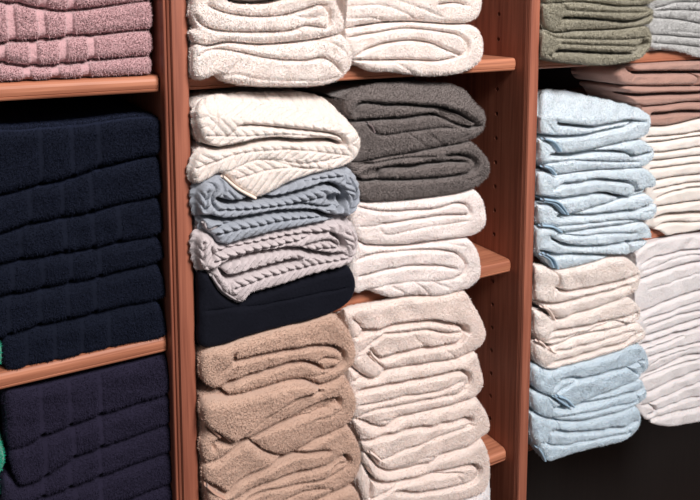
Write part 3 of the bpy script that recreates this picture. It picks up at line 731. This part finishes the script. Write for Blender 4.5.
white = [
    ('broad cool white towel topping the pile under the right bay\'s middle shelf',
     [(620, 262), (628, 257), (638, 247), (650, 241), (664, 237), (680, 235), (700, 234), (726, 233), (732, 245), (728, 258), (700, 261), (688, 262.5), (670, 268), (654, 273), (641, 278), (622, 282)],
     [('m', [(639, 265), (650, 258), (664, 254.6), (678, 251), (700, 248.6), (725, 247)]), ('w', [(640, 271), (656, 265), (670, 259), (688, 254.6), (700, 254), (725, 252)])]),
    ('cool white towel second from the top of its pile',
     [(622, 283), (641, 279), (654, 274), (670, 269), (688, 263.5), (700, 262), (728, 259), (733, 272), (728, 284), (700, 289.5), (690, 292), (676, 296.5), (664, 301), (643, 310), (624, 313)],
     [('w', [(645, 289), (666, 283), (688, 275), (700, 272), (725, 268)])]),
    ('cool white towel third from the top of its pile',
     [(624, 314), (643, 311), (664, 302), (676, 297.5), (690, 293), (700, 290.5), (728, 285), (733, 300), (728, 311), (700, 317.5), (683, 322.5), (664, 329), (646, 334.5), (626, 338)],
     [('m', [(640, 320), (664, 313), (683, 305.6), (700, 301), (725, 295)]), ('m', [(645, 327), (661.6, 320), (683, 313), (700, 310), (725, 305)])]),
    ('cool white towel fourth from the top of its pile',
     [(626, 340), (646, 335.5), (664, 330), (683, 323.5), (700, 318.5), (728, 312), (733, 332), (728, 346), (700, 353), (693, 353.5), (681, 356), (666, 363.5), (653, 370), (632, 374)],
     [('s', [(638, 345), (658, 339), (676, 332.6), (688, 330), (700, 326), (725, 320)]), ('m', [(645, 357), (669, 349), (683, 345), (700, 341), (725, 335)]), ('w', [(647, 364), (660, 357), (674, 352), (690, 347)]), ('m', [(643, 349), (662, 343), (682, 335)])]),
    ('cool white towel fifth from the top of its pile',
     [(630, 376), (653, 371), (666, 364.5), (681, 357), (693, 354.5), (700, 354), (728, 347), (733, 358), (728, 362), (700, 368.5), (683, 375), (668, 381), (658, 386), (650, 390), (630, 393)],
     [('m', [(640, 378), (655, 373), (676, 364), (688, 361), (700, 358), (725, 353)])]),
    ('slim white towel, second from the bottom of the pile in the lower right',
     [(630, 395), (651, 390.5), (658, 387), (668, 382), (683, 376), (700, 369.5), (728, 363), (733, 380), (728, 400), (700, 406.5), (683, 409.5), (668, 413), (656, 416.5), (646, 420), (640, 416), (634, 406)],
     [('m', [(645, 403), (652, 400), (671, 393), (688, 385), (700, 380.6), (725, 373)]), ('m', [(655, 409), (664, 406), (683, 399), (700, 395.6), (725, 388)]), ('m', [(640, 404), (650, 405), (653, 411), (646, 414)])]),
    ('bottom white towel of the lower right pile, hanging over the dark space',
     [(641, 419), (648, 421), (656, 417.5), (668, 414.5), (683, 411), (700, 408), (728, 401), (733, 412), (728, 418), (700, 421.5), (683, 424.5), (668, 426.5), (657, 425.5), (649, 423)],
     []),
]
for lab, sil, cr in white:
    towel('folded_towel', lab, GD, 'cool', (0, 0), YD - 0.004, sil, cr, scale=1.0, zone=3, step=.0015, pile=0.0010, speck=0.0003, **D)

# left bay
GL = 'folded towels in the left bay'
YL = 0.030
P4 = dict(col='L', pile=0.0019, speck=0.0006, edge=(.014, .011))
towel('folded_towel', 'topmost dusty pink towel, cut by the top left of the picture', GL, 'pink', (0, 0), YL,
      [(-160, -90), (300, -120), (590, -120), (612, -60), (604, -4), (450, 19), (300, 39), (240, 41), (150, 29), (40, 8), (-160, -2)], bands=[[(70, -90), (72, 20)], [(172, -90), (176, 36)], [(284, -90), (288, 42)]], zone=1, **P4)
towel('folded_towel', 'thick dusty pink towel, second from the top of the pink stack', GL, 'pink', (0, 0), YL,
      [(-160, 2), (40, 12), (150, 33), (240, 45), (300, 43), (450, 23), (595, 4), (612, 50), (605, 110), (560, 119), (400, 135), (280, 143), (200, 156), (100, 160), (0, 170), (-160, 175)], bands=[[(38, 14), (54, 162)], [(160, 34), (175, 156)], [(276, 45), (282, 145)], [(-80, 5), (-60, 172)]], zone=1, **P4)
towel('folded_towel', 'dusty pink towel second from the bottom, above the slimmest pink one', GL, 'pink', (0, 0), YL,
      [(-160, 179), (0, 174), (100, 164), (200, 160), (280, 147), (400, 139), (590, 122), (610, 150), (607, 205), (590, 221), (400, 237), (300, 250), (200, 260), (100, 262), (0, 250), (-160, 246)], bands=[[(5, 175), (8, 252)], [(133, 163), (138, 262)], [(252, 153), (252, 256)], [(363, 143), (368, 242)]], zone=1, **P4)
towel('folded_towel', 'slimmest dusty pink towel, lying on the shelf at the left', GL, 'pink', (0, 0), YL,
      [(-160, 250), (0, 254), (100, 266), (200, 264), (300, 254), (400, 241), (590, 225), (608, 245), (606, 285), (590, 299), (400, 309), (200, 320), (0, 329), (-160, 336)], bands=[[(106, 266), (110, 322)], [(222, 262), (220, 320)], [(342, 250), (346, 312)], [(-20, 252), (-20, 330)]], zone=1, **P4)
nb = [[(-40, 136), (20, 130), (80, 125), (158, 117)],
      [(-40, 203), (0, 196), (40, 186), (70, 179), (100, 169), (140, 159), (160, 154)],
      [(-40, 243), (0, 235), (30, 225), (62, 219), (88, 214), (112, 207), (161, 195)],
      [(-40, 274), (0, 265), (27, 260), (62, 254), (90, 250), (117, 244), (162, 234)],
      [(-40, 304), (0, 297), (20, 294), (42, 290), (70, 284), (97, 279), (122, 272), (164, 261)],
      [(-40, 349), (0, 340), (32, 329), (67, 321), (92, 315), (125, 307), (166, 298)],
      [(-40, 381), (0, 373), (40, 366), (80, 357.5), (120, 348), (167, 337)]]
nl = ['thick navy towel on top of its stack, under the left bay\'s top shelf', 'second navy towel from the top of its stack', 'third navy towel from the top of its stack',
      'fourth navy towel from the top of its stack', 'fifth navy towel from the top, above the one on the shelf', 'bottom navy towel, resting on the middle shelf of the left bay']
nband = [[40, 71, 98], [29, 61, 90], [20, 64, 92, 118], [12, 42, 70, 99], [8, 39, 67, 94], [26, 54, 81, 108]]
ncut = [-30, -30, -30, -30, -30, 5]
for i in range(6):
    t_, b_ = nb[i], nb[i + 1]
    x0 = ncut[i]
    t2 = [(x, y + 0.7) for x, y in t_ if x > x0]
    b2 = [(x, y - 0.7) for x, y in b_ if x > x0]
    ty = lambda x: np.interp(x, [p[0] for p in t_], [p[1] for p in t_])
    by = lambda x: np.interp(x, [p[0] for p in b_], [p[1] for p in b_])
    if i:
        t2 = t2[:-1] + [(154, ty(154) + 0.7), (159.5, ty(159) + 5)]
    sil = [(x0, ty(x0) + 2)] + t2 + [(161 + i, (t_[-1][1] + b_[-1][1]) / 2)] + b2[::-1] + [(x0, by(x0) - 2)]
    towel('folded_towel', nl[i], GL, 'navy', (0, 0), YL, sil, zone=2, scale=1.0, bandk=0.4,
          bands=[[(x, ty(x)), (x + 1.5, by(x))] for x in nband[i]], **dict(P4, edge=(.020, .012)))
pl = [('topmost dark purple towel, just under the middle shelf of the left bay',
       [(24, 75), (100, 60), (200, 40), (400, -10), (560, -50), (670, -78), (690, -30), (688, 60), (560, 114), (400, 164), (280, 209), (180, 244), (120, 279), (35, 299), (20, 180)],
       [[(160, 50), (172, 250)], [(275, 30), (285, 210)], [(395, -10), (405, 168)]]),
      ('second dark purple towel from the top, a smooth hem at its left end',
       [(35, 304), (120, 283), (180, 249), (280, 213), (400, 168), (560, 118), (684, 70), (693, 130), (690, 184), (560, 239), (410, 294), (280, 344), (180, 414), (80, 444), (50, 400)],
       [[(180, 250), (185, 412)], [(290, 212), (300, 340)], [(398, 170), (408, 296)]]),
      ('third dark purple towel from the top of the left bottom stack',
       [(15, 425), (80, 449), (180, 418), (280, 348), (410, 298), (560, 243), (688, 190), (697, 240), (694, 300), (560, 349), (400, 409), (280, 454), (130, 509), (22, 540)],
       [[(170, 425), (175, 500)], [(275, 350), (282, 455)], [(398, 302), (402, 410)]]),
      ('fourth dark purple towel from the top, near the bottom edge of the picture',
       [(20, 545), (130, 513), (280, 458), (400, 413), (560, 353), (690, 306), (702, 360), (700, 424), (560, 479), (300, 569), (20, 640)],
       [[(300, 455), (305, 560)], [(400, 415), (405, 535)]]),
      ('lowest dark purple towel, its right end at the picture\'s bottom edge',
       [(20, 645), (300, 574), (560, 484), (698, 430), (708, 480), (705, 560), (400, 680), (20, 760)],
       [[(400, 545), (405, 660)]])]
for lab, sil, bd in pl:
    towel('folded_towel', lab, GL, 'purple', (0, 375), YL, sil, zone=3, bands=bd, bandk=0.4, **dict(P4, edge=(.020, .012)))
towel('folded_towel', 'teal green towel of which only a sliver shows left of the navy stack', GL, 'teal', (0, 0), YL,
      [(-45, 338), (-6, 340), (2, 350), (2, 364), (-6, 369.5), (-45, 379)], zone=2, scale=1.0, **P4)
towel('folded_towel', 'teal green towel peeking in at the left edge, beside the dark purple stack', GL, 'teal', (0, 375), YL,
      [(-170, 250), (-20, 270), (10, 300), (19, 345), (10, 385), (-20, 405), (-170, 440)], zone=3, **P4)
towel('folded_towel', 'teal green towel at the bottom left corner, under the other teal one', GL, 'teal', (0, 375), YL,
      [(-170, 445), (-20, 411), (-8, 440), (-6, 500), (-20, 540), (-170, 580)], zone=3, **P4)

# ------------------------------------------------------------------ the shelving
unit = bpy.data.objects.new('shelving_unit', None)
COL.objects.link(unit)
unit.location = (0.5, 0.2, -1.64)
unit['label'] = 'reddish brown wooden shelving unit with grooved uprights holding the towel stacks'
unit['category'] = 'shelves'
bpy.context.view_layer.update()


def child(o):
    o.parent = unit
    o.matrix_parent_inverse = Matrix.Translation(-unit.location)
    return o


ZB, ZT = -1.62, 0.42
YBK = 0.352


def upright(x0, holes, L=.008):
    W = 0.0235
    prof = [(-.008, YBK), (-.008, .0125), (-.0070, .0100), (-.0052, .0092), (-.0046, .0115), (-.0038, .0118), (-.0030, .0080),
            (-.0012, .0062), (-.0002, .0068), (0.0, .0040), (.0012, .0006), (.0030, 0.0), (W - .0050, 0.0), (W - .0030, .0008), (W - .0008, .0034), (W, .0070), (W, YBK)]
    vv, ff = [], []
    for z in (ZB, ZT):
        for x, y in prof:
            vv.append((x0 + (x if x >= 0 else x * L / .008), y, z))
    n = len(prof)
    for i in range(n):
        j = (i + 1) % n
        ff.append((i, j, n + j, n + i))
    ff.append(tuple(range(n))[::-1])
    ff.append(tuple(range(n, 2 * n)))
    o = link_mesh('upright', vv, ff, W_UP, smooth=False)
    bm = bmesh.new(); bm.from_mesh(o.data); bmesh.ops.recalc_face_normals(bm, faces=bm.faces); bm.to_mesh(o.data); bm.free()
    if holes:
        cut_bm = bmesh.new()
        for side in (x0 - L, x0 + W):
            for yy in (0.0820, 0.28):
                for k in range(-24, 7):
                    z = 0.0530 + 0.0455 * k
                    if ZB + 0.03 < z < ZT - 0.03:
                        r = bmesh.ops.create_cone(cut_bm, segments=14, radius1=.0042, radius2=.0042, depth=.016, cap_ends=True)
                        bmesh.ops.transform(cut_bm, matrix=Matrix.Translation((side, yy, z)) @ Matrix.Rotation(math.pi / 2, 4, 'Y'), verts=r['verts'])
        cm = bpy.data.meshes.new('cut'); cut_bm.to_mesh(cm); cut_bm.free()
        co = bpy.data.objects.new('cut', cm); COL.objects.link(co)
        md = o.modifiers.new('holes', 'BOOLEAN'); md.object = co; md.operation = 'DIFFERENCE'; md.solver = 'EXACT'
        bpy.context.view_layer.update()
        dg = bpy.context.evaluated_depsgraph_get()
        nm = bpy.data.meshes.new_from_object(o.evaluated_get(dg))
        o.modifiers.clear()
        o.data = nm
        nm.name = 'upright'
        bpy.data.objects.remove(co); bpy.data.meshes.remove(cm)
    return child(o)


for x0, h, l_ in ((-0.62, False, .008), (0.0, False, .008), (0.62, True, .0015), (2.05, False, .008)):
    upright(x0, h, l_)


def shelf(xa, xb, z):
    """board with a rounded, grooved front edge and slightly rounded front corners"""
    T = SHELF_T
    prof = [(YBK, 0), (.036, 0), (.0335, .0006), (.0320, .0022), (.0313, .0042), (.0325, .0050), (.0313, .0058), (.0302, .0100),
            (.0302, .0150), (.0312, .0185), (.0335, .0212), (.0365, T), (YBK, T)]
    xs = [xa, xa + .0006, xa + .0022, xa + .005, xb - .005, xb - .0022, xb - .0006, xb]
    ins = [.0050, .0030, .0010, 0, 0, .0010, .0030, .0050]
    vv, ff = [], []
    for x, q in zip(xs, ins):
        for y, zz in prof:
            vv.append((x, y + (q if y < .1 else 0), z + zz))
    n = len(prof)
    for s in range(len(xs) - 1):
        for i in range(n):
            j = (i + 1) % n
            ff.append((s * n + i, s * n + j, (s + 1) * n + j, (s + 1) * n + i))
    ff.append(tuple(range(n))[::-1])
    ff.append(tuple((len(xs) - 1) * n + i for i in range(n)))
    o = link_mesh('shelf', vv, ff, W_SH, smooth=False)
    bm = bmesh.new(); bm.from_mesh(o.data); bmesh.ops.recalc_face_normals(bm, faces=bm.faces); bm.to_mesh(o.data); bm.free()
    return child(o)


BX = [(-0.5963, -0.0088), (0.0243, 0.6178), (0.6443, 2.0412)]
for z in SHELF_Z:
    for xa, xb in BX:
        shelf(xa, xb, z)


def box(name, a, b, mat, parent=True):
    vv = [(x, y, z) for x in (a[0], b[0]) for y in (a[1], b[1]) for z in (a[2], b[2])]
    ff = [(0, 1, 3, 2), (4, 6, 7, 5), (0, 4, 5, 1), (2, 3, 7, 6), (0, 2, 6, 4), (1, 5, 7, 3)]
    o = link_mesh(name, vv, ff, mat, smooth=False)
    return child(o) if parent else o


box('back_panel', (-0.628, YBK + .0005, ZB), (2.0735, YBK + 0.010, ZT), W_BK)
box('base_panel', (-0.628, 0.004, ZB - 0.02), (2.0735, YBK + 0.010, ZB - .0005), W_SH)
box('top_panel', (-0.628, -0.005, ZT + .0005), (2.0735, YBK + 0.010, ZT + 0.022), W_SH)

floor = box('floor', (-3.0, -3.5, -1.69), (3.5, 0.42, -1.64), plain('dark_floor', srgb(96, 84, 78)), False)
wall = box('wall_back', (-3.0, 0.37, -1.64), (3.5, 0.42, 1.5), plain('wall_paint', srgb(190, 184, 178)), False)
for o in (floor, wall):
    o['kind'] = 'structure'

# ------------------------------------------------------------------ light
def area(name, loc, target, size, energy, color):
    ld = bpy.data.lights.new(name, 'AREA')
    ld.shape = 'DISK'
    ld.size = size
    ld.energy = energy
    ld.color = color
    o = bpy.data.objects.new(name, ld)
    COL.objects.link(o)
    o.location = loc
    o.rotation_euler = (Vector(target) - Vector(loc)).to_track_quat('-Z', 'Y').to_euler()
    return o


area('ceiling_lamp', (0.55, -2.15, 1.65), (0.35, 0, -0.25), 0.9, 137, (1.0, 0.965, 0.94))
w = bpy.data.worlds.new('room_light')
scene.world = w
w.use_nodes = True
w.node_tree.nodes['Background'].inputs[0].default_value = (0.95, 0.97, 1.0, 1)
w.node_tree.nodes['Background'].inputs[1].default_value = 0.17

scene.view_settings.view_transform = 'Standard'
scene.view_settings.look = 'None'
scene.view_settings.gamma = 1.0
scene.view_settings.exposure = 0.0
scene.view_settings.use_curve_mapping = False
